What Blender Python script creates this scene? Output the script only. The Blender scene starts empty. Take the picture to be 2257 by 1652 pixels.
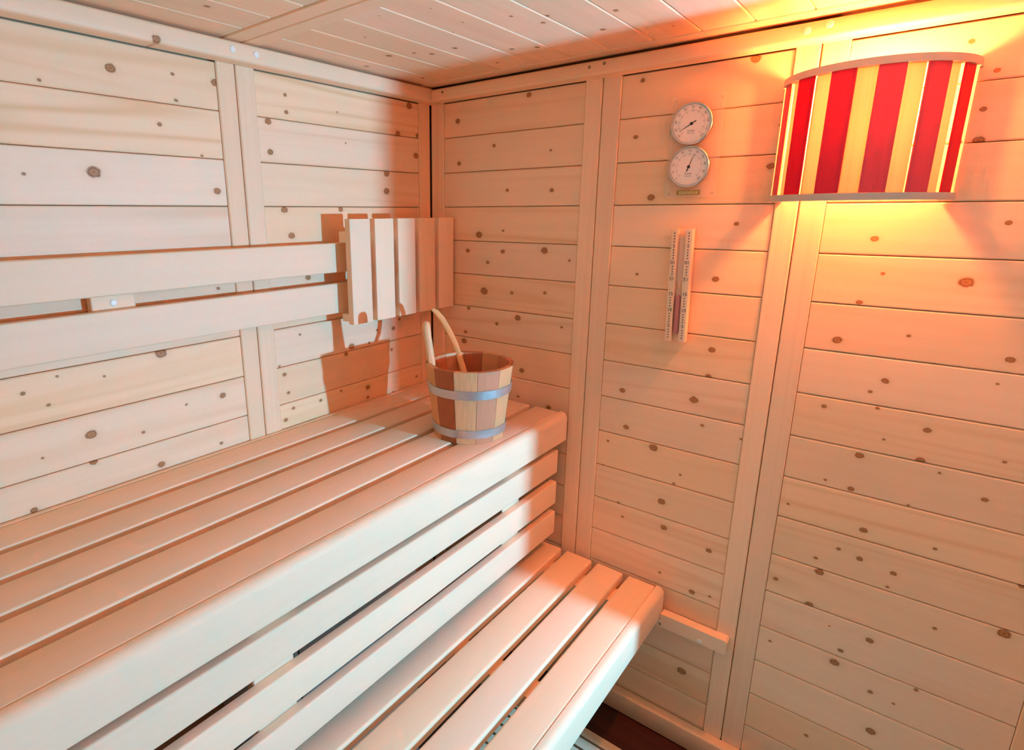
import bpy, bmesh, math, random
from mathutils import Matrix, Vector
random.seed(7)
sc = bpy.context.scene
COL = sc.collection
PI = math.pi

# ------------------------------------------------------------------ camera
PW, PH = 2257.0, 1652.0
FPX, PPX, PPY = 1261.54, -153.19, -32.55
YAW, PITCH, ROLL = 0.6965, -0.2530, -0.0039
EYE = Vector((1.3485, -1.5544, 1.5735))
_f = Vector((-math.sin(YAW)*math.cos(PITCH), math.cos(YAW)*math.cos(PITCH), math.sin(PITCH)))
_r = Vector((math.cos(YAW), math.sin(YAW), 0)); _u = _r.cross(_f)
RIGHT = math.cos(ROLL)*_r + math.sin(ROLL)*_u
UP = -math.sin(ROLL)*_r + math.cos(ROLL)*_u
FWD = _f
cd = bpy.data.cameras.new('camera'); cam = bpy.data.objects.new('camera', cd); COL.objects.link(cam)
cd.sensor_fit = 'HORIZONTAL'; cd.sensor_width = 36.0; cd.lens = 36.0*FPX/PW
cd.shift_x = -PPX/PW; cd.shift_y = PPY/PW; cd.clip_start = 0.02
cam.matrix_world = Matrix(((RIGHT.x, UP.x, -FWD.x, EYE.x), (RIGHT.y, UP.y, -FWD.y, EYE.y), (RIGHT.z, UP.z, -FWD.z, EYE.z), (0, 0, 0, 1)))
sc.camera = cam

def hit(u, v, axis, val):
    """photo pixel -> point on the plane axis = val"""
    d = FWD + RIGHT*((u-PW/2-PPX)/FPX) - UP*((v-PH/2-PPY)/FPX)
    t = (val-EYE[axis])/d[axis]
    return EYE + d*t

# ------------------------------------------------------------------ light and exposure
sc.view_settings.view_transform = 'Standard'; sc.view_settings.look = 'None'
sc.view_settings.gamma = 1.0; sc.view_settings.use_curve_mapping = False
sc.view_settings.exposure = 0.0
sc.cycles.max_bounces = 20; sc.cycles.diffuse_bounces = 14; sc.cycles.glossy_bounces = 4; sc.cycles.transmission_bounces = 6
sc.cycles.use_adaptive_sampling = True; sc.cycles.adaptive_threshold = 0.15; sc.cycles.caustics_reflective = False; sc.cycles.caustics_refractive = False
world = bpy.data.worlds.new('world'); sc.world = world; world.use_nodes = True
bg = world.node_tree.nodes['Background']
bg.inputs[0].default_value = (0.75, 0.88, 1.0, 1); bg.inputs[1].default_value = 0.45     # daylight of the room outside the door
dl = bpy.data.lights.new('doorway_lamp', 'POINT'); dl.energy = 258; dl.color = (0.17, 0.61, 1.0); dl.shadow_soft_size = 0.02
dlo = bpy.data.objects.new('doorway_lamp', dl); COL.objects.link(dlo); dlo.location = (2.40, -0.20, 1.25)
BULB_STRENGTH = 580.0
BULB_COLOR = (1.0, 0.30, 0.09)

# ------------------------------------------------------------------ materials
MATS = {}
def newmat(name):
    m = bpy.data.materials.new(name); m.use_nodes = True
    nt = m.node_tree; b = nt.nodes['Principled BSDF']
    MATS[name] = m
    return m, nt, b
class NT:
    def __init__(s, nt): s.nt = nt
    def node(s, t, **kw):
        n = s.nt.nodes.new(t)
        for k, v in kw.items(): setattr(n, k, v)
        return n
    def link(s, a, b): s.nt.links.new(a, b)
    def math(s, op, a, b=None, c=None):
        n = s.node('ShaderNodeMath', operation=op)
        for i, x in enumerate((a, b, c)):
            if x is None: continue
            if isinstance(x, (int, float)): n.inputs[i].default_value = x
            else: s.link(x, n.inputs[i])
        return n.outputs[0]
    def vmath(s, op, a, b):
        n = s.node('ShaderNodeVectorMath', operation=op)
        for i, x in enumerate((a, b)):
            if isinstance(x, tuple): n.inputs[i].default_value = x
            else: s.link(x, n.inputs[i])
        return n.outputs[0]
    def mix(s, fac, a, b, mode='MIX'):
        n = s.node('ShaderNodeMix', data_type='RGBA', blend_type=mode)
        for i, x in ((0, fac), (6, a), (7, b)):
            if isinstance(x, (int, float)): n.inputs[i].default_value = x
            elif isinstance(x, tuple): n.inputs[i].default_value = (*x, 1)
            else: s.link(x, n.inputs[i])
        return n.outputs[2]

NK = 8
def wood(name, base, dark, grain=0.35, ring=0.3, knots=0, rough=0.55, tint=0.10, fine=(1.3, 60, 60), broad=(0.55, 9, 9), translucent=0.0, spec=0.3, bump=0):
    """board material: local X runs along the grain; knot_0.. are per-board properties (x, y, radius)"""
    m, nt, b = newmat(name); t = NT(nt)
    tc = t.node('ShaderNodeTexCoord'); oi = t.node('ShaderNodeObjectInfo')
    rnd = oi.outputs['Random']
    cmb = t.node('ShaderNodeCombineXYZ')
    t.link(t.math('MULTIPLY', rnd, 13.7), cmb.inputs[0]); t.link(t.math('MULTIPLY', rnd, 5.3), cmb.inputs[1]); t.link(t.math('MULTIPLY', rnd, 8.9), cmb.inputs[2])
    co = t.vmath('ADD', tc.outputs['Object'], cmb.outputs[0])
    n1 = t.node('ShaderNodeTexNoise'); n1.inputs['Scale'].default_value = 1; n1.inputs['Detail'].default_value = 2
    t.link(t.vmath('MULTIPLY', co, fine), n1.inputs['Vector'])
    n2 = t.node('ShaderNodeTexNoise'); n2.inputs['Scale'].default_value = 1; n2.inputs['Detail'].default_value = 1
    t.link(t.vmath('MULTIPLY', co, broad), n2.inputs['Vector'])
    # soft growth-ring bands
    rb = t.math('SINE', t.math('MULTIPLY', n2.outputs['Fac'], 42.0))
    rb = t.math('POWER', t.math('MULTIPLY_ADD', rb, 0.5, 0.5), 3.0)
    n3 = t.node('ShaderNodeTexNoise'); n3.inputs['Scale'].default_value = 1; n3.inputs['Detail'].default_value = 0
    t.link(t.vmath('MULTIPLY', co, (0.9, 5, 5)), n3.inputs['Vector'])
    patch = t.math('MULTIPLY', t.math('SUBTRACT', n3.outputs['Fac'], 0.42), 2.6); 
    pc = t.node('ShaderNodeClamp'); t.link(patch, pc.inputs[0])
    gfac = t.math('MULTIPLY', n1.outputs['Fac'], grain)
    g2 = t.math('MULTIPLY', t.math('MULTIPLY', rb, pc.outputs[0]), ring)
    fac = t.math('ADD', gfac, g2)
    col = t.mix(fac, base, dark)
    bright = t.math('MULTIPLY_ADD', rnd, tint, 1.0-tint*0.5)
    hs = t.node('ShaderNodeHueSaturation'); t.link(col, hs.inputs['Color']); t.link(bright, hs.inputs['Value'])
    sr = t.math('FRACT', t.math('MULTIPLY', rnd, 17.31)); t.link(t.math('MULTIPLY_ADD', sr, 0.16, 0.92), hs.inputs['Saturation'])
    col = hs.outputs[0]
    if knots:
        sx = t.node('ShaderNodeSeparateXYZ'); t.link(tc.outputs['Object'], sx.inputs[0])
        q = None
        for k in range(knots):
            a = t.node('ShaderNodeAttribute', attribute_type='OBJECT', attribute_name='knot_%d' % k)
            s3 = t.node('ShaderNodeSeparateXYZ'); t.link(a.outputs['Vector'], s3.inputs[0])
            dx = t.math('MULTIPLY', t.math('SUBTRACT', sx.outputs[0], s3.outputs[0]), 0.8)
            dy = t.math('SUBTRACT', sx.outputs[1], s3.outputs[1])
            d = t.math('SQRT', t.math('ADD', t.math('MULTIPLY', dx, dx), t.math('MULTIPLY', dy, dy)))
            qq = t.math('DIVIDE', d, t.math('MAXIMUM', s3.outputs[2], 0.00001))
            q = qq if q is None else t.math('MINIMUM', q, qq)
        nk = t.node('ShaderNodeTexNoise'); nk.inputs['Scale'].default_value = 160; nk.inputs['Detail'].default_value = 1
        t.link(co, nk.inputs['Vector'])
        q = t.math('ADD', q, t.math('MULTIPLY', t.math('SUBTRACT', nk.outputs['Fac'], 0.5), 0.55))
        qs = t.math('MULTIPLY', q, 0.3333)
        rp = t.node('ShaderNodeValToRGB'); cr = rp.color_ramp
        cr.elements[0].position = 0.0; cr.elements[0].color = (0.24, 0.075, 0.02, 1)
        cr.elements[1].position = 1.0; cr.elements[1].color = (0.62, 0.36, 0.16, 0)
        for p, c in ((0.09, (0.46, 0.19, 0.065, 1)), (0.20, (0.48, 0.20, 0.07, 1)), (0.27, (0.26, 0.085, 0.025, 1)), (0.34, (0.42, 0.17, 0.06, 0.8)), (0.42, (0.60, 0.36, 0.18, 0.22)), (0.60, (0.62, 0.38, 0.19, 0.10))):
            e = cr.elements.new(p); e.color = c
        t.link(qs, rp.inputs[0])
        col = t.mix(rp.outputs['Alpha'], col, rp.outputs['Color'])
    t.link(col, b.inputs['Base Color'])
    b.inputs['Roughness'].default_value = rough
    b.inputs['Specular IOR Level'].default_value = spec
    if bump:
        bp = t.node('ShaderNodeBump'); bp.inputs['Strength'].default_value = bump; bp.inputs['Distance'].default_value = 0.002
        t.link(n1.outputs['Fac'], bp.inputs['Height']); t.link(bp.outputs[0], b.inputs['Normal'])
    if translucent:
        tr = t.node('ShaderNodeBsdfTranslucent'); t.link(col, tr.inputs['Color'])
        mx = t.node('ShaderNodeMixShader'); mx.inputs[0].default_value = translucent
        out = nt.nodes['Material Output']
        t.link(b.outputs[0], mx.inputs[1]); t.link(tr.outputs[0], mx.inputs[2]); t.link(mx.outputs[0], out.inputs['Surface'])
    return m
def plain(name, color, rough=0.5, metal=0.0, spec=0.5):
    m, nt, b = newmat(name)
    b.inputs['Base Color'].default_value = (*color, 1); b.inputs['Roughness'].default_value = rough
    b.inputs['Metallic'].default_value = metal; b.inputs['Specular IOR Level'].default_value = spec
    return m

SPRUCE = (0.935, 0.65, 0.42); SPRUCE_D = (0.74, 0.40, 0.19)
for nm_, nk_ in (('spruce', 0), ('spruce_knots2', 2), ('spruce_knots4', 4), ('spruce_knots8', NK)):
    wood(nm_, SPRUCE, SPRUCE_D, grain=0.34, ring=0.52, knots=nk_, rough=0.5)
wood('spruce_stile', (0.935, 0.645, 0.41), SPRUCE_D, grain=0.34, ring=0.25, knots=0, rough=0.5, fine=(1.3, 120, 120), broad=(0.4, 14, 14))
wood('aspen', (0.915, 0.66, 0.45), (0.80, 0.50, 0.29), grain=0.25, ring=0.22, rough=0.55, tint=0.07, fine=(2.2, 70, 70), broad=(1.0, 8, 8), spec=0.2)
wood('cedar', (0.62, 0.34, 0.19), (0.38, 0.15, 0.07), grain=0.45, ring=0.25, rough=0.5, tint=0.45, fine=(2, 170, 170), broad=(0.5, 30, 30))
wood('lamp_red', (0.66, 0.04, 0.07), (0.40, 0.014, 0.03), grain=0.6, ring=0.1, rough=0.5, tint=0.05, fine=(2, 260, 260), translucent=0.15)
wood('lamp_pale', (0.80, 0.62, 0.42), (0.62, 0.38, 0.18), grain=0.3, ring=0.5, rough=0.5, tint=0.06, fine=(2, 200, 200), broad=(0.8, 40, 40), translucent=0.40)
wood('lamp_upright', (0.80, 0.58, 0.36), (0.66, 0.40, 0.2), grain=0.3, ring=0.3, rough=0.5, tint=0.0, fine=(2, 200, 200))
wood('alder', (0.88, 0.44, 0.20), (0.62, 0.32, 0.15), grain=0.3, ring=0.2, rough=0.45, tint=0.05, fine=(2, 120, 120))
wood('ply', (0.62, 0.50, 0.40), (0.48, 0.36, 0.27), grain=0.3, ring=0.0, rough=0.6, tint=0.0)
wood('dark_laminate', (0.085, 0.020, 0.014), (0.025, 0.006, 0.005), grain=0.8, ring=0.5, rough=0.45, tint=0.1, fine=(2, 60, 60))
plain('backing', (0.30, 0.17, 0.09), 0.8)
plain('plug', (0.86, 0.78, 0.68), 0.35)
plain('screw', (0.22, 0.18, 0.14), 0.35, 0.8)
plain('dial_face', (0.83, 0.80, 0.74), 0.45)
plain('ink', (0.015, 0.012, 0.012), 0.5)
plain('ink_grey', (0.22, 0.19, 0.17), 0.5)
plain('bezel', (0.62, 0.63, 0.62), 0.25, 0.9)
plain('brass', (0.40, 0.27, 0.09), 0.35, 0.7)
plain('brass_letter', (0.85, 0.68, 0.34), 0.4, 0.3)
plain('sand', (0.55, 0.085, 0.075), 0.8)
plain('socket', (0.75, 0.73, 0.70), 0.4)
plain('cream_plastic', (0.72, 0.61, 0.43), 0.5)
plain('black_rubber', (0.012, 0.012, 0.013), 0.6)

def steel(name, col, rough, scale):
    m, nt, b = newmat(name); t = NT(nt)
    tc = t.node('ShaderNodeTexCoord'); n = t.node('ShaderNodeTexNoise'); n.inputs['Scale'].default_value = scale; n.inputs['Detail'].default_value = 4
    t.link(tc.outputs['Object'], n.inputs['Vector'])
    c = t.mix(n.outputs['Fac'], tuple(x*0.82 for x in col), col)
    t.link(c, b.inputs['Base Color']); b.inputs['Metallic'].default_value = 0.9
    t.link(t.math('MULTIPLY_ADD', n.outputs['Fac'], 0.2, rough-0.1), b.inputs['Roughness'])
    return m
steel('galvanised', (0.66, 0.68, 0.69), 0.42, 90)
steel('brushed_steel', (0.70, 0.74, 0.78), 0.38, 40)
def clear(name, col, keep, rough):
    m, nt, b = newmat(name); t = NT(nt)
    b.inputs['Base Color'].default_value = (*col, 1); b.inputs['Roughness'].default_value = rough
    tr = t.node('ShaderNodeBsdfTransparent'); mx = t.node('ShaderNodeMixShader'); mx.inputs[0].default_value = keep
    t.link(tr.outputs[0], mx.inputs[1]); t.link(b.outputs[0], mx.inputs[2]); t.link(mx.outputs[0], nt.nodes['Material Output'].inputs['Surface'])
    return m
clear('frosted_acrylic', (0.80, 0.68, 0.55), 0.22, 0.3)
clear('vial_glass', (0.92, 0.92, 0.92), 0.16, 0.08)
def emit(name, col, strength):
    m, nt, b = newmat(name)
    b.inputs['Base Color'].default_value = (*col, 1)
    b.inputs['Emission Color'].default_value = (*col, 1); b.inputs['Emission Strength'].default_value = strength
    return m
emit('bulb_glow', BULB_COLOR, BULB_STRENGTH)

# ------------------------------------------------------------------ helpers
WM = {}
def link(name, data, parent=None, M=None, mat=None):
    o = bpy.data.objects.new(name, data); COL.objects.link(o)
    M = M or Matrix()
    if parent is not None:
        o.parent = parent; o.matrix_local = WM[parent.name].inverted() @ M
    else:
        o.matrix_local = M
    WM[o.name] = M
    if mat and data is not None and not data.materials: data.materials.append(MATS[mat])
    return o
def thing(name, label, cat, loc, group=None):
    o = link(name, None, None, Matrix.Translation(loc)); o.empty_display_size = 0.05
    tag(o, label, cat, group); return o
def tag(o, label, cat, group=None):
    o['label'] = label; o['category'] = cat
    if group: o['group'] = group
    return o
def mesh(bm, name='m', smooth=False):
    me = bpy.data.meshes.new(name); bmesh.ops.recalc_face_normals(bm, faces=bm.faces); bm.to_mesh(me); bm.free()
    if smooth:
        for p in me.polygons: p.use_smooth = True
        try: me.set_sharp_from_angle(angle=math.radians(40))
        except Exception: pass
    return me
def frame(origin, ex, ey):
    ex = Vector(ex).normalized(); ey = Vector(ey).normalized(); ez = ex.cross(ey)
    o = Vector(origin)
    return Matrix(((ex.x, ey.x, ez.x, o.x), (ex.y, ey.y, ez.y, o.y), (ex.z, ey.z, ez.z, o.z), (0, 0, 0, 1)))
CACHE = {}
def board_mesh(L, w, t, c, mat, seg=1, ends=0.0, clo=None):
    """board centred on its origin: length X, width Y, thickness from z = 0 (back) to t (front); long front edges eased by c"""
    key = (round(L, 4), round(w, 4), round(t, 4), round(c, 4), mat, seg, ends, clo)
    if key in CACHE: return CACHE[key]
    prof = [(-w/2, 0.0)]
    for s in (-1, 1):
        arc = []
        for i in range(seg+1):
            a = PI/2*i/seg
            if s < 0:
                b = c if clo is None else clo
                arc.append((-w/2 + b - b*math.cos(a), t - b + b*math.sin(a)))
            else: arc.append((w/2 - c + c*math.sin(a), t - c + c*math.cos(a)))
        prof += arc
    prof.append((w/2, 0.0))
    bm = bmesh.new()
    A = [bm.verts.new((-L/2, y, z)) for y, z in prof]; B = [bm.verts.new((L/2, y, z)) for y, z in prof]
    n = len(prof)
    bm.faces.new(A); bm.faces.new(B[::-1])
    for i in range(n): bm.faces.new((A[i], A[(i+1) % n], B[(i+1) % n], B[i]))
    if ends:
        for v in bm.verts: pass
        es = [e for e in bm.edges if abs(e.verts[0].co.x) > L/2-1e-5 and abs(e.verts[1].co.x) > L/2-1e-5 and e.verts[0].co.x*e.verts[1].co.x > 0 and max(e.verts[0].co.z, e.verts[1].co.z) > 1e-4]
        bmesh.ops.bevel(bm, geom=es, offset=ends, segments=2, affect='EDGES', profile=0.6, clamp_overlap=True)
    me = mesh(bm, 'board', seg > 1 or ends > 0)
    me.materials.append(MATS[mat]); CACHE[key] = me
    return me
def board(name, parent, origin, ex, ey, L, w, t, c=0.003, mat='spruce', seg=1, ends=0.0, clo=None):
    return link(name, board_mesh(L, w, t, c, mat, seg, ends, clo), parent, frame(origin, ex, ey))
def box_mesh(sx, sy, sz, bev=0.0, seg=2):
    bm = bmesh.new(); bmesh.ops.create_cube(bm, size=1.0)
    for v in bm.verts: v.co = Vector((v.co.x*sx, v.co.y*sy, v.co.z*sz))
    if bev: bmesh.ops.bevel(bm, geom=list(bm.edges), offset=bev, segments=seg, affect='EDGES', profile=0.6)
    return mesh(bm, 'box', bev > 0)
def box(name, parent, lo, hi, mat, bev=0.0):
    lo, hi = Vector(lo), Vector(hi); c = (lo+hi)/2; s = hi-lo
    return link(name, box_mesh(s.x, s.y, s.z, bev), parent, Matrix.Translation(c), mat)
def cyl_mesh(r, h, n=24, r2=None, bev=0.0):
    """axis Z from 0 to h"""
    r2 = r if r2 is None else r2
    bm = bmesh.new(); bmesh.ops.create_cone(bm, cap_ends=True, segments=n, radius1=r, radius2=r2, depth=h)
    for v in bm.verts: v.co.z += h/2
    if bev:
        es = [e for e in bm.edges if all(v.co.z > h-1e-6 for v in e.verts)]
        bmesh.ops.bevel(bm, geom=es, offset=bev, segments=3, affect='EDGES', profile=0.5)
    return mesh(bm, 'cyl', True)
def lathe_mesh(prof, n=32):
    bm = bmesh.new(); rings = []
    for r, z in prof:
        if r < 1e-6: rings.append([bm.verts.new((0, 0, z))])
        else: rings.append([bm.verts.new((r*math.cos(2*PI*k/n), r*math.sin(2*PI*k/n), z)) for k in range(n)])
    for a, b in zip(rings, rings[1:]):
        for k in range(n):
            if len(a) == 1 and len(b) == 1: continue
            if len(a) == 1: bm.faces.new((a[0], b[k], b[(k+1) % n]))
            elif len(b) == 1: bm.faces.new((a[k], a[(k+1) % n], b[0]))
            else: bm.faces.new((a[k], a[(k+1) % n], b[(k+1) % n], b[k]))
    return mesh(bm, 'lathe', True)
def sweep_mesh(path, widths, thicks, side, nseg=10):
    """rounded-rectangle section swept along path; side = fixed sideways vector"""
    bm = bmesh.new(); rings = []
    P = [Vector(p) for p in path]
    for i, p in enumerate(P):
        tg = (P[min(i+1, len(P)-1)] - P[max(i-1, 0)]).normalized()
        s = (Vector(side) - tg*Vector(side).dot(tg)).normalized(); nn = tg.cross(s)
        ring = []
        for k in range(nseg):
            a = 2*PI*(k+0.5)/nseg
            ca, sa = math.cos(a), math.sin(a); e = 0.6
            cx = math.copysign(abs(ca)**e, ca); sy = math.copysign(abs(sa)**e, sa)
            ring.append(bm.verts.new(p + s*cx*widths[i]/2 + nn*sy*thicks[i]/2))
        rings.append(ring)
    for a, b in zip(rings, rings[1:]):
        for k in range(nseg): bm.faces.new((a[k], a[(k+1) % nseg], b[(k+1) % nseg], b[k]))
    bm.faces.new(rings[0]); bm.faces.new(rings[-1][::-1])
    return mesh(bm, 'sweep', True)
def text_bm(bm, body, size, loc=(0, 0), rot=0.0, align='CENTER', z=0.0, shear=0.0):
    """flat lettering in the XY plane added to bm"""
    cu = bpy.data.curves.new('t', 'FONT'); cu.body = body; cu.size = size; cu.align_x = align; cu.align_y = 'CENTER'; cu.shear = shear
    cu.resolution_u = 2; cu.extrude = 0.00008
    o = bpy.data.objects.new('t', cu); COL.objects.link(o)
    dg = bpy.context.evaluated_depsgraph_get(); me = bpy.data.meshes.new_from_object(o.evaluated_get(dg))
    me.transform(Matrix.Translation((loc[0], loc[1], z)) @ Matrix.Rotation(rot, 4, 'Z'))
    bm.from_mesh(me); bpy.data.meshes.remove(me); bpy.data.objects.remove(o); bpy.data.curves.remove(cu)
def quad_bm(bm, pts, z0, z1):
    lo = [bm.verts.new((x, y, z0)) for x, y in pts]; hi = [bm.verts.new((x, y, z1)) for x, y in pts]
    bm.faces.new(hi); bm.faces.new(lo[::-1]); n = len(pts)
    for i in range(n): bm.faces.new((lo[i], lo[(i+1) % n], hi[(i+1) % n], hi[i]))

# ------------------------------------------------------------------ setting
XF, YB = 1.764, -2.0           # front wall (doorway) and back wall
ZC = 1.961                    # ceiling
ZR, ZT, PITCHZ, ZB = 1.9175, 1.8097, 0.11, 0.0715
EDGES = [ZR] + [ZT-PITCHZ*i for i in range(16)] + [0.062]       # plank joints, top to bottom
def struct(o): o['kind'] = 'structure'; return o

floor = struct(link('floor', board_mesh(3.4, 2.6, 0.05, 0.001, 'dark_laminate'), None, frame((1.2, -1.0, -0.05), (1, 0, 0), (0, 1, 0))))
wl = struct(box('wall_left', None, (-0.075, YB-0.08, 0.0), (-0.024, 0.08, 2.03), 'backing'))
wr = struct(box('wall_right', None, (-0.024, 0.024, 0.0), (XF+0.08, 0.075, 2.03), 'backing'))
wb = struct(box('wall_back', None, (-0.02, YB-0.06, 0.0), (XF+0.06, YB, ZC), 'spruce_stile'))
ce = struct(box('ceiling', None, (-0.024, YB-0.06, ZC+0.026), (XF+0.06, 0.024, ZC+0.07), 'backing'))

# wall panels: planks lie 4 mm behind the face of the stiles
PLANKS = []
def wall_planks(wall, kind, s0, s1, imax=17):
    for i in range(imax):
        z1, z0 = EDGES[i], EDGES[i+1]; zc = (z0+z1)/2; m = (s0+s1)/2
        if kind == 'B': o = board('plank', wall, (m, 0.022, zc), (1, 0, 0), (0, 0, 1), s1-s0, z1-z0-0.0016, 0.018, 0.0026)
        else: o = board('plank', wall, (-0.022, -m, zc), (0, 1, 0), (0, 0, 1), s1-s0, z1-z0-0.0016, 0.018, 0.0026)
        PLANKS.append((o, kind, s0, s1, z0, z1))
def wall_stile(wall, kind, s0, s1):
    m = (s0+s1)/2; zc = (ZR+ZB)/2
    if kind == 'B': return board('stile', wall, (m, 0.022, zc), (0, 0, 1), (-1, 0, 0), ZR-ZB, s1-s0-0.0022, 0.022, 0.0025, 'spruce_stile')
    return board('stile', wall, (-0.022, -m, zc), (0, 0, 1), (0, -1, 0), ZR-ZB, s1-s0-0.0022, 0.022, 0.0025, 'spruce_stile')
for s in ((0.0015, .0573), (.5597, .6117), (.6117, .6651), (1.0562, 1.1065), (1.1065, 1.1597), (1.6562, 1.709), (1.709, 1.762)): wall_stile(wr, 'B', *s)
for s in ((.0573, .5597), (.6651, 1.0562), (1.1597, 1.6562)): wall_planks(wr, 'B', *s)
for s in ((0.0015, .0576), (.6622, .716), (.716, .7667), (1.397, 1.45), (1.45, 1.503), (1.947, 2.0)): wall_stile(wl, 'A', *s)
for s in ((.0576, .6622), (.7667, 1.397), (1.503, 1.947)): wall_planks(wl, 'A', *s, 10)
box('lower_panel', wl, (-0.024, -2.0, 0.0), (-0.006, -0.0, EDGES[10]), 'spruce_stile')

# rails under the ceiling and above the floor
railA = board('top_rail', wl, (0.0, -1.0, (ZR+1.958)/2), (0, 1, 0), (0, 0, 1), 2.0, 1.958-ZR, 0.044, 0.007, 'spruce', 3)
railB = board('top_rail', wr, ((XF+0.045)/2, 0.0, (ZR+1.9535)/2), (1, 0, 0), (0, 0, 1), XF-0.046, 1.9535-ZR, 0.047, 0.007, 'spruce', 3)
board('bottom_rail', wr, (XF/2, 0.0, 0.036), (1, 0, 0), (0, 0, 1), XF, 0.071, 0.030, 0.006, 'spruce_stile', 3)
plug_me = lathe_mesh([(0.0, 0.0022), (0.004, 0.0021), (0.0066, 0.0014), (0.0074, 0.0), (0.0074, -0.003)], 20); plug_me.materials.append(MATS['plug'])
def plug(parent, p, ex, ey, mat=None): return link('plug', plug_me, parent, frame(p, ex, ey))
for u, v in ((513, 108), (565, 120)):
    p = hit(u, v, 0, 0.044); plug(railA, p, (0, 1, 0), (0, 0, 1))
for u, v in ((1779, 67), (1829, 53)):
    p = hit(u, v, 1, -0.047); plug(railB, p, (1, 0, 0), (0, 0, 1))
screw_me = lathe_mesh([(0.0, -0.0002), (0.0016, 0.0), (0.0018, 0.0006), (0.0036, 0.0008), (0.004, 0.0), (0.004, -0.003)], 16); screw_me.materials.append(MATS['screw'])
for u, v in ((1299, 148), (1332, 139), (975, 203)):
    p = hit(u, v, 1, -0.047); link('screw', screw_me, railB, frame(p, (1, 0, 0), (0, 0, 1)))

# ceiling boards run along Y, framed by stiles
CX = [0.0, 0.120, 0.2285, 0.3375, 0.4463, 0.5551, 0.6639, 0.7727, 0.8815, 0.9903, 1.0991, 1.2079, 1.3167, 1.4255, 1.5343, 1.6431, XF]
CPL = []
for x0, x1 in zip(CX, CX[1:]):
    for y0, y1 in ((-0.665, -0.084), (-1.34, -0.762), (-2.0, -1.44)):
        o = board('plank', ce, ((x0+x1)/2, (y0+y1)/2, ZC+0.025), (0, 1, 0), (1, 0, 0), y1-y0, x1-x0-0.0016, 0.022, 0.0026)
        CPL.append((o, x0, x1, y0, y1))
for y0, y1 in ((-0.084, -0.03), (-0.713, -0.665), (-0.762, -0.713), (-1.39, -1.34), (-1.44, -1.39)):
    board('stile', ce, (XF/2, (y0+y1)/2, ZC+0.025), (1, 0, 0), (0, -1, 0), XF, y1-y0-0.002, 0.025, 0.0025, 'spruce_stile')

# front wall with the doorway that lets the daylight in (behind the photographer's right shoulder)
wf = struct(box('wall_front', None, (XF, -2.0, 0.0), (XF+0.06, -0.95, ZC), 'spruce_stile'))
box('corner_panel', wf, (XF, -0.178, 0.0), (XF+0.06, 0.02, ZC), 'spruce_stile')
box('lintel_panel', wf, (XF, -0.95, 1.90), (XF+0.06, -0.178, ZC), 'spruce_stile')
dr = struct(box('door_1', None, (XF-0.004, -0.2055, 0.0), (XF+0.066, -0.178, 1.90), 'spruce_stile', 0.003))
box('door_jamb', dr, (XF-0.004, -0.95, 0.0), (XF+0.066, -0.923, 1.90), 'spruce_stile', 0.003)
box('door_head', dr, (XF-0.004, -0.923, 1.873), (XF+0.066, -0.2055, 1.90), 'spruce_stile', 0.003)

# knots: photo pixel and pixel radius
KA = '''243 150 11,380 163 4,474 182 9,86 176 4,388 221 4,352 274 5,445 343 3,207 379 14,52 383 4,479 421 8,481 635 4,355 778 12,126 829 3,230 829 3,50 867 5,107 892 4,491 871 7,411 891 3,201 957 11,316 952 4,488 976 4,356 1023 8,94 1009 3,207 1017 8,75 1124 7,
628 209 4,631 247 5,591 267 8,596 335 7,627 462 8,643 519 8,751 461 6,902 233 8,877 295 7,920 299 5,917 343 7,852 382 8,852 421 8,743 247 2,762 315 2,679 611 7,661 737 3,616 807 3,627 825 5,636 865 4,647 899 4,707 882 4,630 925 5,880 703 4,867 723 5,775 763 8,763 780 5,863 770 4,811 853 6,811 875 4,867 864 3,918 829 3,752 861 3,814 755 3,831 727 3'''
KB = '''1166 209 6,1009 267 6,1089 321 4,1012 360 5,1118 419 4,1216 419 5,1056 517 8,1109 508 3,1200 552 8,1031 552 5,1108 554 5,1214 331 3,1075 578 4,1067 641 9,1128 645 4,1201 645 4,1141 700 7,1033 679 4,1095 713 4,1026 731 4,1023 751 7,1150 816 6,1142 873 3,1209 898 6,1238 721 3,1255 574 3,
1417 177 5,1666 129 10,1724 275 6,1699 366 8,1435 435 8,1623 493 5,1401 302 5,1577 615 7,1569 771 7,1372 860 6,1380 941 6,1340 971 3,1330 1025 3,1363 1107 3,1372 1138 3,1529 881 9,1440 986 9,1548 937 4,1458 1105 8,1499 1046 3,1633 967 3,1463 1162 7,1562 1213 6,1525 1304 6,1561 829 6,1485 1065 3,1404 604 3,1564 1314 3,1454 1261 3,1502 1478 9,
2142 91 6,2198 155 6,2167 240 6,2157 310 10,1928 526 7,2223 491 6,1946 603 4,2130 622 13,1894 666 6,1845 749 9,2003 740 4,2227 793 8,1951 839 7,1918 863 4,2199 846 3,1816 895 5,1934 899 4,2044 948 7,1948 968 3,1894 1003 8,2028 1014 8,2214 1018 4,2071 1042 3,1819 1057 3,1876 1077 6,2171 1101 6,2002 1113 3,1903 1168 7,1848 1209 4,1798 1229 4,1894 1231 6,1969 1263 6,1806 1260 8,1710 1275 5,1956 1293 3,2061 1209 4,1784 1332 8,2060 1384 4,2213 1396 11,2252 1292 5,1917 1411 7,1853 1433 5,1839 1459 9,1918 1524 5,1969 1550 3,2019 1520 4,1919 1611 9,1777 1620 4,1697 1412 3,1828 1379 2,1737 1110 3'''
KC = '1357 23 9,1329 65 9,1205 35 9,1197 50 8,1126 36 6,1184 104 8,1128 108 7,1096 138 5,1003 106 8,952 119 8,913 117 6,857 123 10,805 82 4,998 71 3,1020 49 4,808 146 7,931 172 6,949 19 3,835 35 3,456 14 9,1484 57 4'
KCOUNT = {}
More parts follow.
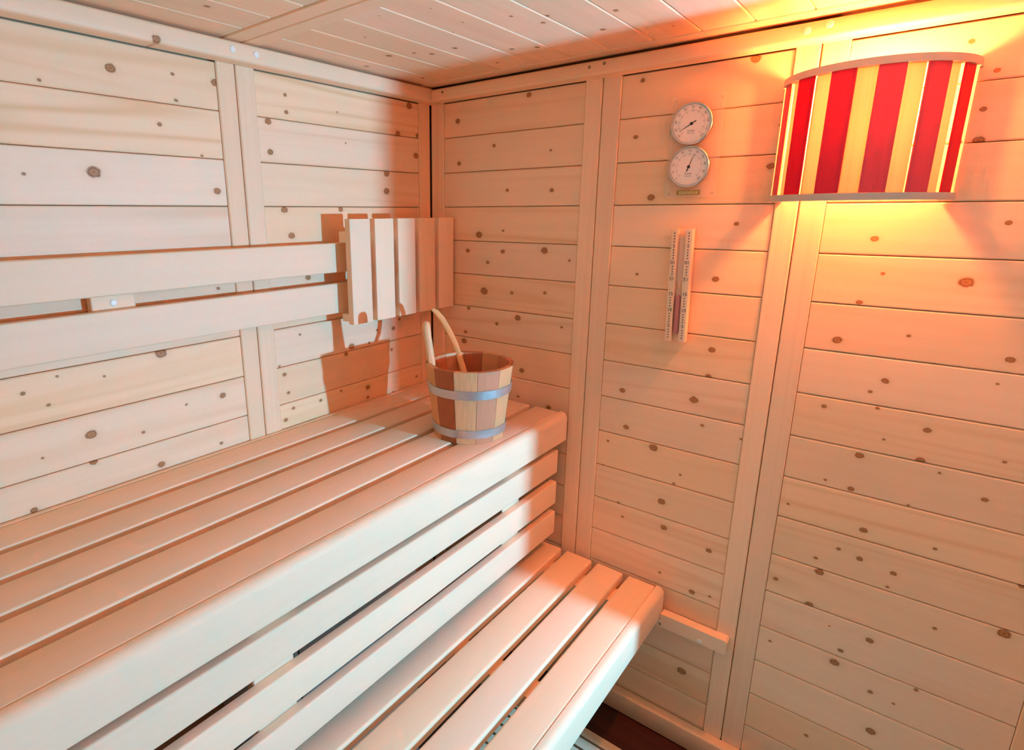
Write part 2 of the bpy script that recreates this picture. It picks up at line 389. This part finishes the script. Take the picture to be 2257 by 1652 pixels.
def add_knot(o, p, r):
    k = KCOUNT.get(o.name, 0)
    if k >= NK: return
    l = WM[o.name].inverted() @ p
    o['knot_%d' % k] = (l.x, l.y, r); KCOUNT[o.name] = k+1
def parse(s): return [tuple(float(a) for a in q.split()) for q in s.replace('\n', '').split(',')]
for kind, ks, ax in (('A', KA, 0), ('B', KB, 1)):
    for u, v, r in parse(ks):
        p = hit(u, v, ax, -0.004 if ax == 0 else 0.004)
        rad = 0.78*r*(p-EYE).dot(FWD)/FPX
        s = -p.y if kind == 'A' else p.x
        for o, kd, s0, s1, z0, z1 in PLANKS:
            if kd == kind and s0-0.02 <= s <= s1+0.02 and z0 <= p.z <= z1: add_knot(o, p, rad); break
for u, v, r in parse(KC):
    p = hit(u, v, 2, ZC+0.003)
    for o, x0, x1, y0, y1 in CPL:
        if x0 <= p.x <= x1 and y0 <= p.y <= y1: add_knot(o, p, 0.6*r*(p-EYE).dot(FWD)/FPX); break
p = hit(345, 86, 0, 0.044); add_knot(railA, p, 0.007)

for nm_, n_ in KCOUNT.items():                 # a board with knots takes the material with room for that many
    o = bpy.data.objects[nm_]; mk = 'spruce_knots2' if n_ <= 2 else 'spruce_knots4' if n_ <= 4 else 'spruce_knots8'
    o.material_slots[0].link = 'OBJECT'; o.material_slots[0].material = MATS[mk]

# ------------------------------------------------------------------ upper bench
UZ = 0.969
ub = thing('upper_bench', 'upper sauna bench of five pale slats carrying the wooden bucket', 'bench', (0.3, -1.0, UZ-0.12))
US = [(0.016, .109), (.127, .217), (.235, .328), (.346, .437), (.455, .5425)]
for x0, x1 in US:
    board('slat', ub, ((x0+x1)/2, -1.009, UZ-0.026), (0, 1, 0), (-1, 0, 0), 1.97, x1-x0, 0.026, 0.006, 'aspen', 4, 0.003)
board('rear_strip', ub, (0.0075, -1.009, UZ-0.024), (0, 1, 0), (-1, 0, 0), 1.97, 0.0145, 0.024, 0.002, 'aspen')
fas = board('fascia', ub, (0.5435, -1.005, UZ-0.046), (0, 1, 0), (0, 0, 1), 1.978, 0.092, 0.024, 0.019, 'aspen', 7, 0.006, 0.003)
for y in (-0.10, -0.55, -1.10, -1.70):
    box('crossbar', ub, (0.02, y-0.03, UZ-0.071), (0.53, y+0.03, UZ-0.0265), 'aspen', 0.002)

# slatted screen closing the front below the upper bench
scn = thing('bench_screen', 'three-slat screen closing the front between upper and lower bench', 'bench screen', (0.54, -1.0, 0.505))
for z0, z1 in ((.769, .847), (.661, .739), (.555, .634)):
    board('slat', scn, (0.530, -1.0175, (z0+z1)/2), (0, 1, 0), (0, 0, 1), 1.965, z1-z0, 0.022, 0.0045, 'aspen', 3, 0.003)
for y in (-0.265, -1.071, -1.72):
    board('batten', scn, (0.507, y, 0.70), (0, 0, 1), (0, -1, 0), 0.34, 0.088, 0.022, 0.002, 'aspen')

# ------------------------------------------------------------------ lower bench
LZ = 0.496
lb = thing('lower_bench', 'lower sauna bench of four pale slats with rounded front board', 'bench', (0.7, -1.0, LZ-0.12))
for x0, x1 in ((.487, .573), (.591, .681), (.699, .784), (.801, .884)):
    board('slat', lb, ((x0+x1)/2, -1.006, LZ-0.026), (0, 1, 0), (-1, 0, 0), 1.978, x1-x0, 0.026, 0.006, 'aspen', 4, 0.004)
board('fascia', lb, (0.8848, -1.003, LZ-0.0455), (0, 1, 0), (0, 0, 1), 1.984, 0.091, 0.024, 0.017, 'aspen', 7, 0.006, 0.003)
for y in (-0.10, -0.552, -1.10, -1.70):
    box('crossbar', lb, (0.49, y-0.03, LZ-0.071), (0.876, y+0.03, LZ-0.0265), 'aspen', 0.002)

# cleat on the right wall that carries the lower bench
lg = thing('bench_cleat', 'short pale wooden cleat on the right wall under the lower bench end', 'cleat', (0.8, 0.0, 0.377))
bm = bmesh.new()
outline = [(0.50, 0.379), (1.088, 0.379), (1.0925, 0.383), (1.0925, 0.4175), (1.088, 0.4215), (0.9105, 0.4215), (0.9105, 0.4035), (0.8835, 0.4035), (0.8835, 0.4215), (0.50, 0.4215)]
quad_bm(bm, outline, 0.0, 0.030)
CLM = frame((0, 0, 0), (1, 0, 0), (0, 0, 1))
cl = link('batten', mesh(bm, 'cleat'), lg, CLM, 'aspen')
p = hit(1542, 1413, 1, -0.030); plug(cl, p, (1, 0, 0), (0, 0, 1))
p = hit(1454, 1374, 1, -0.030); link('screw', screw_me, cl, frame(p, (1, 0, 0), (0, 0, 1)))

# steel heater casing standing under the upper bench, glimpsed through the screen
hb = thing('heater_casing', 'bluish steel casing glimpsed through the gap below the upper bench', 'heater', (0.34, -0.80, 0.0))
for y0, y1 in ((-0.955, -0.58), (-1.03, -0.958)):
    box('side_panel', hb, (0.22, y0, 0.04), (0.44, y1, 0.80), 'brushed_steel', 0.004)
for y in (-0.62, -0.99):
    for x in (0.25, 0.41): link('foot', cyl_mesh(0.014, 0.041, 16), hb, Matrix.Translation((x, y, 0.0)), 'black_rubber')

# ------------------------------------------------------------------ backrest on the left wall
br = thing('backrest', 'two-board pale wooden backrest along the left wall behind the headrest', 'backrest', (0.0, -1.0, 1.28))
for z0, z1 in ((1.4055, 1.489), (1.287, 1.3745)):
    board('backrest_board', br, (0.0235, -1.01, (z0+z1)/2), (0, 1, 0), (0, 0, 1), 1.90, z1-z0, 0.023, 0.004, 'aspen', 3, 0.003)
for y0, y1 in ((-1.114, -1.025), (-0.26, -0.17), (-1.90, -1.81)):
    bt = board('batten', br, (0.0003, (y0+y1)/2, 1.389), (0, 0, 1), (0, -1, 0), 0.16, y1-y0, 0.0225, 0.002, 'aspen')
    if y0 < -1.0 and y0 > -1.5:
        p = hit(250, 667, 0, 0.0228); plug(bt, p, (0, 1, 0), (0, 0, 1))

# headrest hanging over the upper backrest board
hr = thing('headrest', 'pale headrest of five upright slats hanging from the backrest in the corner', 'headrest', (0.09, -0.255, 1.258))
HY0, HY1 = -0.4665, -0.006; hw = 0.0775; gap = (HY1-HY0-5*hw)/4
for i in range(5):
    y = HY0 + hw/2 + i*(hw+gap)
    board('slat', hr, (0.084, y, 1.4065), (0, 0, 1), (0, -1, 0), 0.299, hw, 0.021, 0.003, 'aspen', 2, 0.002)
for z0, z1, x0 in ((1.4905, 1.5215, 0.048), (1.262, 1.285, 0.048)):
    box('batten', hr, (x0, -0.460, z0), (0.0838, -0.012, z1), 'aspen', 0.002)

# ------------------------------------------------------------------ bucket
BC = Vector((0.425, -0.333)); BZ = UZ+0.0005; BH = 0.205
RB, RT = 0.0985, 0.1215
bk = thing('water_bucket', 'wooden stave bucket with two steel hoops standing on the upper bench', 'bucket', (BC.x, BC.y, BZ))
cam_ang = math.atan2(EYE.y-BC.y, EYE.x-BC.x)
NS = 12
def rad(z): return RB + (RT-RB)*z/BH
def stave_bm(half, zt, th=0.014, facet=0.55):
    bm = bmesh.new(); seg = 4; lev = [0.0, 0.5*zt, zt]
    outer, inner = [], []
    for z in lev:
        ro, ri = [], []
        R = rad(z)
        for k in range(seg+1):
            a = -half + 2*half*k/seg
            flat = R*math.cos(half)/math.cos(a)
            r = R*(1-facet) + flat*facet + R*(1-math.cos(half))*facet*0.5
            ro.append((r*math.cos(a), r*math.sin(a), z)); ri.append(((R-th)*math.cos(a), (R-th)*math.sin(a), z))
        outer.append([bm.verts.new(c) for c in ro]); inner.append([bm.verts.new(c) for c in ri])
    for i in range(len(lev)-1):
        for k in range(seg):
            bm.faces.new((outer[i][k], outer[i][k+1], outer[i+1][k+1], outer[i+1][k]))
            bm.faces.new((inner[i][k+1], inner[i][k], inner[i+1][k], inner[i+1][k+1]))
        bm.faces.new((outer[i][0], outer[i+1][0], inner[i+1][0], inner[i][0]))
        bm.faces.new((outer[i+1][seg], outer[i][seg], inner[i][seg], inner[i+1][seg]))
    for k in range(seg):
        bm.faces.new((outer[-1][k], outer[-1][k+1], inner[-1][k+1], inner[-1][k]))
        bm.faces.new((outer[0][k+1], outer[0][k], inner[0][k], inner[0][k+1]))
    # grain must run along local X: turn the stave so that its height is X
    bmesh.ops.transform(bm, matrix=Matrix(((0, 0, 1, 0), (1, 0, 0, 0), (0, 1, 0, 0), (0, 0, 0, 1))), verts=bm.verts)
    return bm
half = PI/NS*0.985
smesh = mesh(stave_bm(half, BH), 'stave', True)
tones = {'cedar_a': (0.78, 0.34, 0.14), 'cedar_b': (0.52, 0.17, 0.075), 'cedar_c': (0.80, 0.37, 0.155), 'cedar_d': (0.74, 0.25, 0.10)}
for n, c in tones.items(): wood(n, c, tuple(x*0.6 for x in c), grain=0.5, ring=0.3, rough=0.5, tint=0.2, fine=(2, 190, 190), broad=(0.5, 40, 40))
seq = ['cedar_c', 'cedar_d', 'cedar_b', 'cedar_a', 'cedar_c', 'cedar_b', 'cedar_d', 'cedar_a', 'cedar_b', 'cedar_c', 'cedar_d', 'cedar_b']
smeshes = {}
for n in tones:
    m2 = smesh.copy(); m2.materials.append(MATS[n]); smeshes[n] = m2
for i in range(NS):
    # seam about 10 degrees to the right of the point nearest the camera
    a = cam_ang + math.radians(10) - PI/NS + 2*PI/NS*(i-2)
    tone = {2: 'cedar_c', 3: 'cedar_d', 4: 'cedar_a', 1: 'cedar_b', 0: 'cedar_c'}.get(i, seq[i])
    M = Matrix.Translation((BC.x, BC.y, BZ)) @ Matrix.Rotation(a, 4, 'Z') @ Matrix(((0, 1, 0, 0), (0, 0, 1, 0), (1, 0, 0, 0), (0, 0, 0, 1)))
    link('stave', smeshes[tone], bk, M)
def hoop(z0, z1):
    k = 0.0022
    return lathe_mesh([(rad(z0)+0.0004, z0), (rad(z0)+k, z0+0.0006), (rad(z1)+k, z1-0.0006), (rad(z1)+0.0004, z1), (rad(z0)+0.0004, z0)], 72)
for z0, z1 in ((0.1285, 0.1535), (0.0165, 0.0405)):
    link('hoop', hoop(z0, z1), bk, Matrix.Translation((BC.x, BC.y, BZ)), 'galvanised')
link('bottom', cyl_mesh(RB-0.0135, 0.012, 32, RB-0.0125), bk, Matrix.Translation((BC.x, BC.y, BZ+0.012)), 'cedar_b')
# upright handle growing out of the stave on the far left
ha = math.atan2(-0.073, -0.088)
hd = Vector((math.cos(ha), math.sin(ha), 0)); hs_ = Vector((-hd.y, hd.x, 0))
hp, hwid, hth = [], [], []
for z, w, t_, r in ((0.10, 0.040, 0.014, rad(.10)-0.020), (0.18, 0.044, 0.018, rad(.18)-0.018), (0.212, 0.043, 0.021, rad(.2)-0.014), (0.24, 0.037, 0.022, rad(.2)-0.010), (0.27, 0.033, 0.021, rad(.2)-0.006), (0.292, 0.035, 0.022, rad(.2)-0.003), (0.307, 0.033, 0.021, rad(.2)-0.002), (0.315, 0.024, 0.015, rad(.2)-0.002), (0.318, 0.010, 0.006, rad(.2)-0.002)):
    hp.append(Vector((BC.x, BC.y, BZ+z)) + hd*r); hwid.append(w); hth.append(t_)
o = link('handle', sweep_mesh(hp, hwid, hth, hs_, 12), bk, Matrix(), 'alder')

# ------------------------------------------------------------------ ladle leaning in the bucket
ld = thing('ladle', 'curved wooden ladle leaning in the stave bucket', 'ladle', (0.385, -0.31, BZ+0.07))
pts = [hit(953, 681, 0, 0.238), hit(962, 688, 0, 0.247), hit(975, 703, 0, 0.262), hit(990, 730, 0, 0.285), hit(1003, 757, 0, 0.312), hit(1014, 790, 0, 0.347), hit(1024, 822, 0, 0.385)]
d = (pts[-1]-pts[-2])*1.25
pts += [pts[-1]+d*0.5+Vector((0.004, 0, 0)), pts[-1]+d*0.95+Vector((0.012, -0.002, 0.004))]
wv = (0.010, 0.017, 0.018, 0.018, 0.018, 0.018, 0.018, 0.018, 0.018)
tv = (0.008, 0.013, 0.014, 0.013, 0.012, 0.012, 0.012, 0.012, 0.012)
side = (FWD.cross(pts[-1]-pts[0])).normalized()
link('handle', sweep_mesh(pts, wv, tv, side, 12), ld, Matrix(), 'alder')
e = pts[-1]
link('bowl', lathe_mesh([(0.0, -0.024), (0.018, -0.022), (0.028, -0.010), (0.031, 0.006), (0.028, 0.006), (0.025, -0.008), (0.015, -0.017), (0.0, -0.019)], 24), ld, Matrix.Translation((e.x+0.022, e.y-0.012, max(e.z-0.004, BZ+0.085))), 'alder')

# ------------------------------------------------------------------ wall lamp
LX, LR, LZ0, LZ1 = 1.2105, 0.160, 1.593, 1.845
lp = thing('wall_lamp', 'half-round wall lamp with red and pale wooden slats, glowing', 'lamp', (LX, 0.0, LZ0))
def band_mesh(r0, r1, h, n=40):
    bm = bmesh.new(); q = []
    for k in range(n+1):
        a = PI + PI*k/n
        q.append([bm.verts.new((r*math.cos(a), r*math.sin(a), z)) for r, z in ((r0, 0), (r1, 0), (r1, h), (r0, h))])
    for a, b in zip(q, q[1:]):
        for k in range(4): bm.faces.new((a[k], a[(k+1) % 4], b[(k+1) % 4], b[k]))
    bm.faces.new(q[0]); bm.faces.new(q[-1][::-1])
    return mesh(bm, 'band', True)
BT = 0.0135
for nm, z in (('bottom_band', LZ0), ('top_band', LZ1-BT)):
    link(nm, band_mesh(0.138, 0.163, BT), lp, Matrix.Translation((LX, -0.0015, z)), 'ply')
sh = LZ1-LZ0-2*BT
npair = 13
for i in range(npair):
    a = PI + PI*(i+0.5)/npair
    red = i % 2 == 1
    r, w, t_ = (0.1535, 0.0425, 0.0028) if red else (0.1455, 0.0345, 0.0026)
    if i in (0, npair-1):                      # uprights against the wall, screwed on from the front
        sg = -1 if i == 0 else 1; xc = LX + sg*0.1500
        o = board('upright', lp, (xc, -0.0010, (LZ0+LZ1)/2), (0, 0, 1), (-1, 0, 0), sh-0.0004, 0.018, 0.026, 0.001, 'lamp_upright')
        link('screw', screw_me, o, frame((xc, -0.0272, 1.700 if i else 1.693), (1, 0, 0), (0, 0, 1)))
        continue
    ez = Vector((math.cos(a), math.sin(a), 0)); ex = Vector((0, 0, 1)); ey = ez.cross(ex)
    board('red_slat' if red else 'pale_slat', lp, Vector((LX, -0.004, (LZ0+LZ1)/2)) + ez*r, ex, ey, sh-0.0004, w, t_, 0.0008, 'lamp_red' if red else 'lamp_pale')
bz = 1.772; by = -0.066
link('bulb', lathe_mesh([(0.0, 0.034), (0.014, 0.032), (0.025, 0.022), (0.030, 0.006), (0.027, -0.012), (0.018, -0.030), (0.013, -0.044), (0.0, -0.044)], 24), lp, frame((LX+0.008, by, bz), (0, 0, 1), (1, 0, 0)), 'bulb_glow')
link('bulb_holder', lathe_mesh([(0.0, 0.0), (0.024, 0.0), (0.024, 0.016), (0.017, 0.020), (0.015, 0.030), (0.0, 0.030)], 24), lp, frame((LX+0.008, 0.0, bz), (1, 0, 0), (0, 0, 1)), 'socket')
# ------------------------------------------------------------------ thermometer and hygrometer plate
th = thing('thermo_hygrometer', 'clear plate with two round dials on the wall left of the lamp', 'thermometer', (0.865, 0.0, 1.605))
pl = box('backing_plate', th, (0.803, -0.0085, 1.606), (0.926, -0.004, 1.846), 'frosted_acrylic', 0.001)
for x in (0.812, 0.917):
    for z in (1.616, 1.836):
        link('spacer', cyl_mesh(0.003, 0.0079, 12), th, frame((x, 0.0039, z), (1, 0, 0), (0, 0, 1)), 'frosted_acrylic')
def dial(c, tip, nums, word):
    F = frame((c[0], -0.0088, c[1]), (1, 0, 0), (0, 0, 1))      # local z points to -y (into the room)
    case = link('dial', lathe_mesh([(0.0, 0.0), (0.0475, 0.0), (0.0490, 0.002), (0.0490, 0.011), (0.0475, 0.0125), (0.0455, 0.012), (0.0445, 0.0085), (0.0, 0.0085)], 56), th, F, 'bezel')
    link('dial_face', cyl_mesh(0.0444, 0.0003, 56), case, F @ Matrix.Translation((0, 0, 0.0086)), 'dial_face')
    bm = bmesh.new(); z0, z1 = 0.0, 0.0002
    n = 10; a0, a1 = math.radians(225), math.radians(-45)
    for i in range(n*5+1):
        a = a0 + (a1-a0)*i/(n*5); big = i % 5 == 0
        r0, r1 = (0.0265, 0.0325) if big else (0.0290, 0.0315); w = 0.0004 if big else 0.0002
        ca, sa = math.cos(a), math.sin(a)
        quad_bm(bm, [(r0*ca - w*sa, r0*sa + w*ca), (r0*ca + w*sa, r0*sa - w*ca), (r1*ca + w*sa, r1*sa - w*ca), (r1*ca - w*sa, r1*sa + w*ca)], z0, z1)
    for i in range(n+1):
        a = a0 + (a1-a0)*i/n
        text_bm(bm, str(nums[i]), 0.0072, (0.0378*math.cos(a), 0.0378*math.sin(a)), a-PI/2, z=z1)
    text_bm(bm, word, 0.0052, (0, -0.0165), z=z1)
    quad_bm(bm, [(-0.0085, -0.0222), (0.0085, -0.0222), (0.0085, -0.0214), (-0.0085, -0.0214)], z0, z1)
    link('printed_scale', mesh(bm, 'scale'), case, F @ Matrix.Translation((0, 0, 0.0090)), 'ink_grey')['kind'] = 'stuff'
    dx, dz = tip[0]-c[0], tip[1]-c[1]; a = math.atan2(dz, dx); L = 0.031
    bm = bmesh.new()
    quad_bm(bm, [(-0.012, -0.0011), (-0.012, 0.0011), (0.004, 0.0009), (L, 0.0002), (L, -0.0002), (0.004, -0.0009)], 0, 0.0005)
    link('needle', mesh(bm, 'needle'), case, F @ Matrix.Translation((0, 0, 0.0098)) @ Matrix.Rotation(a, 4, 'Z'), 'ink')
    link('hub', cyl_mesh(0.0034, 0.0016, 20), case, F @ Matrix.Translation((0, 0, 0.0096)), 'ink')
dial((0.8575, 1.7800), (0.8290, 1.7627), list(range(20, 121, 10)), 'SAUNA')
dial((0.8605, 1.6800), (0.8710, 1.7085), list(range(0, 101, 10)), 'SAUNA')
bp = link('name_plate', box_mesh(0.0575, 0.0112, 0.0008), th, frame((0.8625, -0.0090, 1.6190), (1, 0, 0), (0, 0, 1)), 'brass')
bm = bmesh.new(); text_bm(bm, 'saunalux', 0.0135, (0, 0.0006), shear=0.18)
link('lettering', mesh(bm, 'lettering'), bp, frame((0.8625, -0.0095, 1.6190), (1, 0, 0), (0, 0, 1)), 'brass_letter')

# ------------------------------------------------------------------ sand timer
ta = math.radians(1.5)
TF = frame((0.8655, -0.0006, 1.3845), (math.cos(ta), 0, math.sin(ta)), (-math.sin(ta), 0, math.cos(ta)))   # local: x right, y up, z out of the wall
stt = thing('sand_timer', 'wooden sand timer with red sand hanging below the dials', 'sand timer', TF @ Vector((0, -0.146, 0)))
tw, thh = 0.052, 0.292
bb = link('back_board', box_mesh(thh, tw, 0.006, 0.001), stt, TF @ Matrix.Translation((0, 0, 0.003)) @ Matrix.Rotation(PI/2, 4, 'Z'), 'aspen')
for s in (-1, 1):
    rl = link('side_rail', box_mesh(thh, 0.0165, 0.016, 0.0012), stt, TF @ Matrix.Translation((s*(tw/2-0.0083), 0, 0.0142)) @ Matrix.Rotation(PI/2, 4, 'Z'), 'aspen')
    bm = bmesh.new()
    for flip in (0, 1):
        sub = bmesh.new()
        # lower half scale, read from the middle downwards: 15, 10, 5
        y = -0.020
        text_bm(sub, '15', 0.0125, (0, y)); y -= 0.0105
        for lab in ('10', '5', None):
            for k in range(4):
                quad_bm(sub, [(-0.0021, y+0.0016), (0.0, y-0.0020), (0.0021, y+0.0016)][::-1], 0, 0.00016); y -= 0.0070
            if lab: y -= 0.0035; text_bm(sub, lab, 0.0125, (0, y)); y -= 0.0105
        if flip: bmesh.ops.rotate(sub, verts=sub.verts, cent=(0, 0, 0), matrix=Matrix.Rotation(PI, 3, 'Z'))
        mm = bpy.data.meshes.new('tmp'); sub.to_mesh(mm); sub.free(); bm.from_mesh(mm); bpy.data.meshes.remove(mm)
    link('printed_scale', mesh(bm, 'print'), rl, TF @ Matrix.Translation((s*(tw/2-0.0083), 0, 0.0224)), 'ink')['kind'] = 'stuff'
prof = [(0.0, -0.128), (0.0050, -0.126), (0.0074, -0.120), (0.0074, -0.022), (0.0050, -0.012), (0.0016, -0.004), (0.0013, 0.0), (0.0016, 0.004), (0.0050, 0.012), (0.0074, 0.022), (0.0074, 0.120), (0.0050, 0.126), (0.0, 0.128)]
VM = TF @ Matrix.Translation((0, 0, 0.0150)) @ Matrix.Rotation(-PI/2, 4, 'X')
vi = link('glass_vial', lathe_mesh(prof, 24), stt, VM, 'vial_glass')
link('sand', lathe_mesh([(0.0, -0.1268), (0.0046, -0.1250), (0.0068, -0.1195), (0.0068, -0.026), (0.0, -0.022)], 24), stt, VM, 'sand')

# ------------------------------------------------------------------ duckboard on the floor
db = thing('duckboard', 'cream slatted floor mat with black gaps under the lower bench edge', 'floor mat', (0.9, -0.6, 0.0))
rib = None
for i in range(18):
    y1 = -0.168 - i*0.0405; y0 = y1-0.0315
    key = 'duck'
    if rib is None:
        bm = bmesh.new(); bmesh.ops.create_cube(bm, size=1.0)
        for v in bm.verts: v.co = Vector((v.co.x*1.0, v.co.y*0.0315, v.co.z*0.012))
        for k in range(200):
            x = -0.4975+0.005*k
            quad_bm(bm, [(x-0.0017, -0.014), (x+0.0017, -0.014), (x+0.0017, 0.014), (x-0.0017, 0.014)], 0.006, 0.0066)
        rib = mesh(bm, 'duck_slat'); rib.materials.append(MATS['cream_plastic'])
    link('slat', rib, db, Matrix.Translation((1.0, (y0+y1)/2, 0.0125)))
box('base', db, (0.502, -0.884, 0.0), (1.498, -0.172, 0.0064), 'black_rubber')
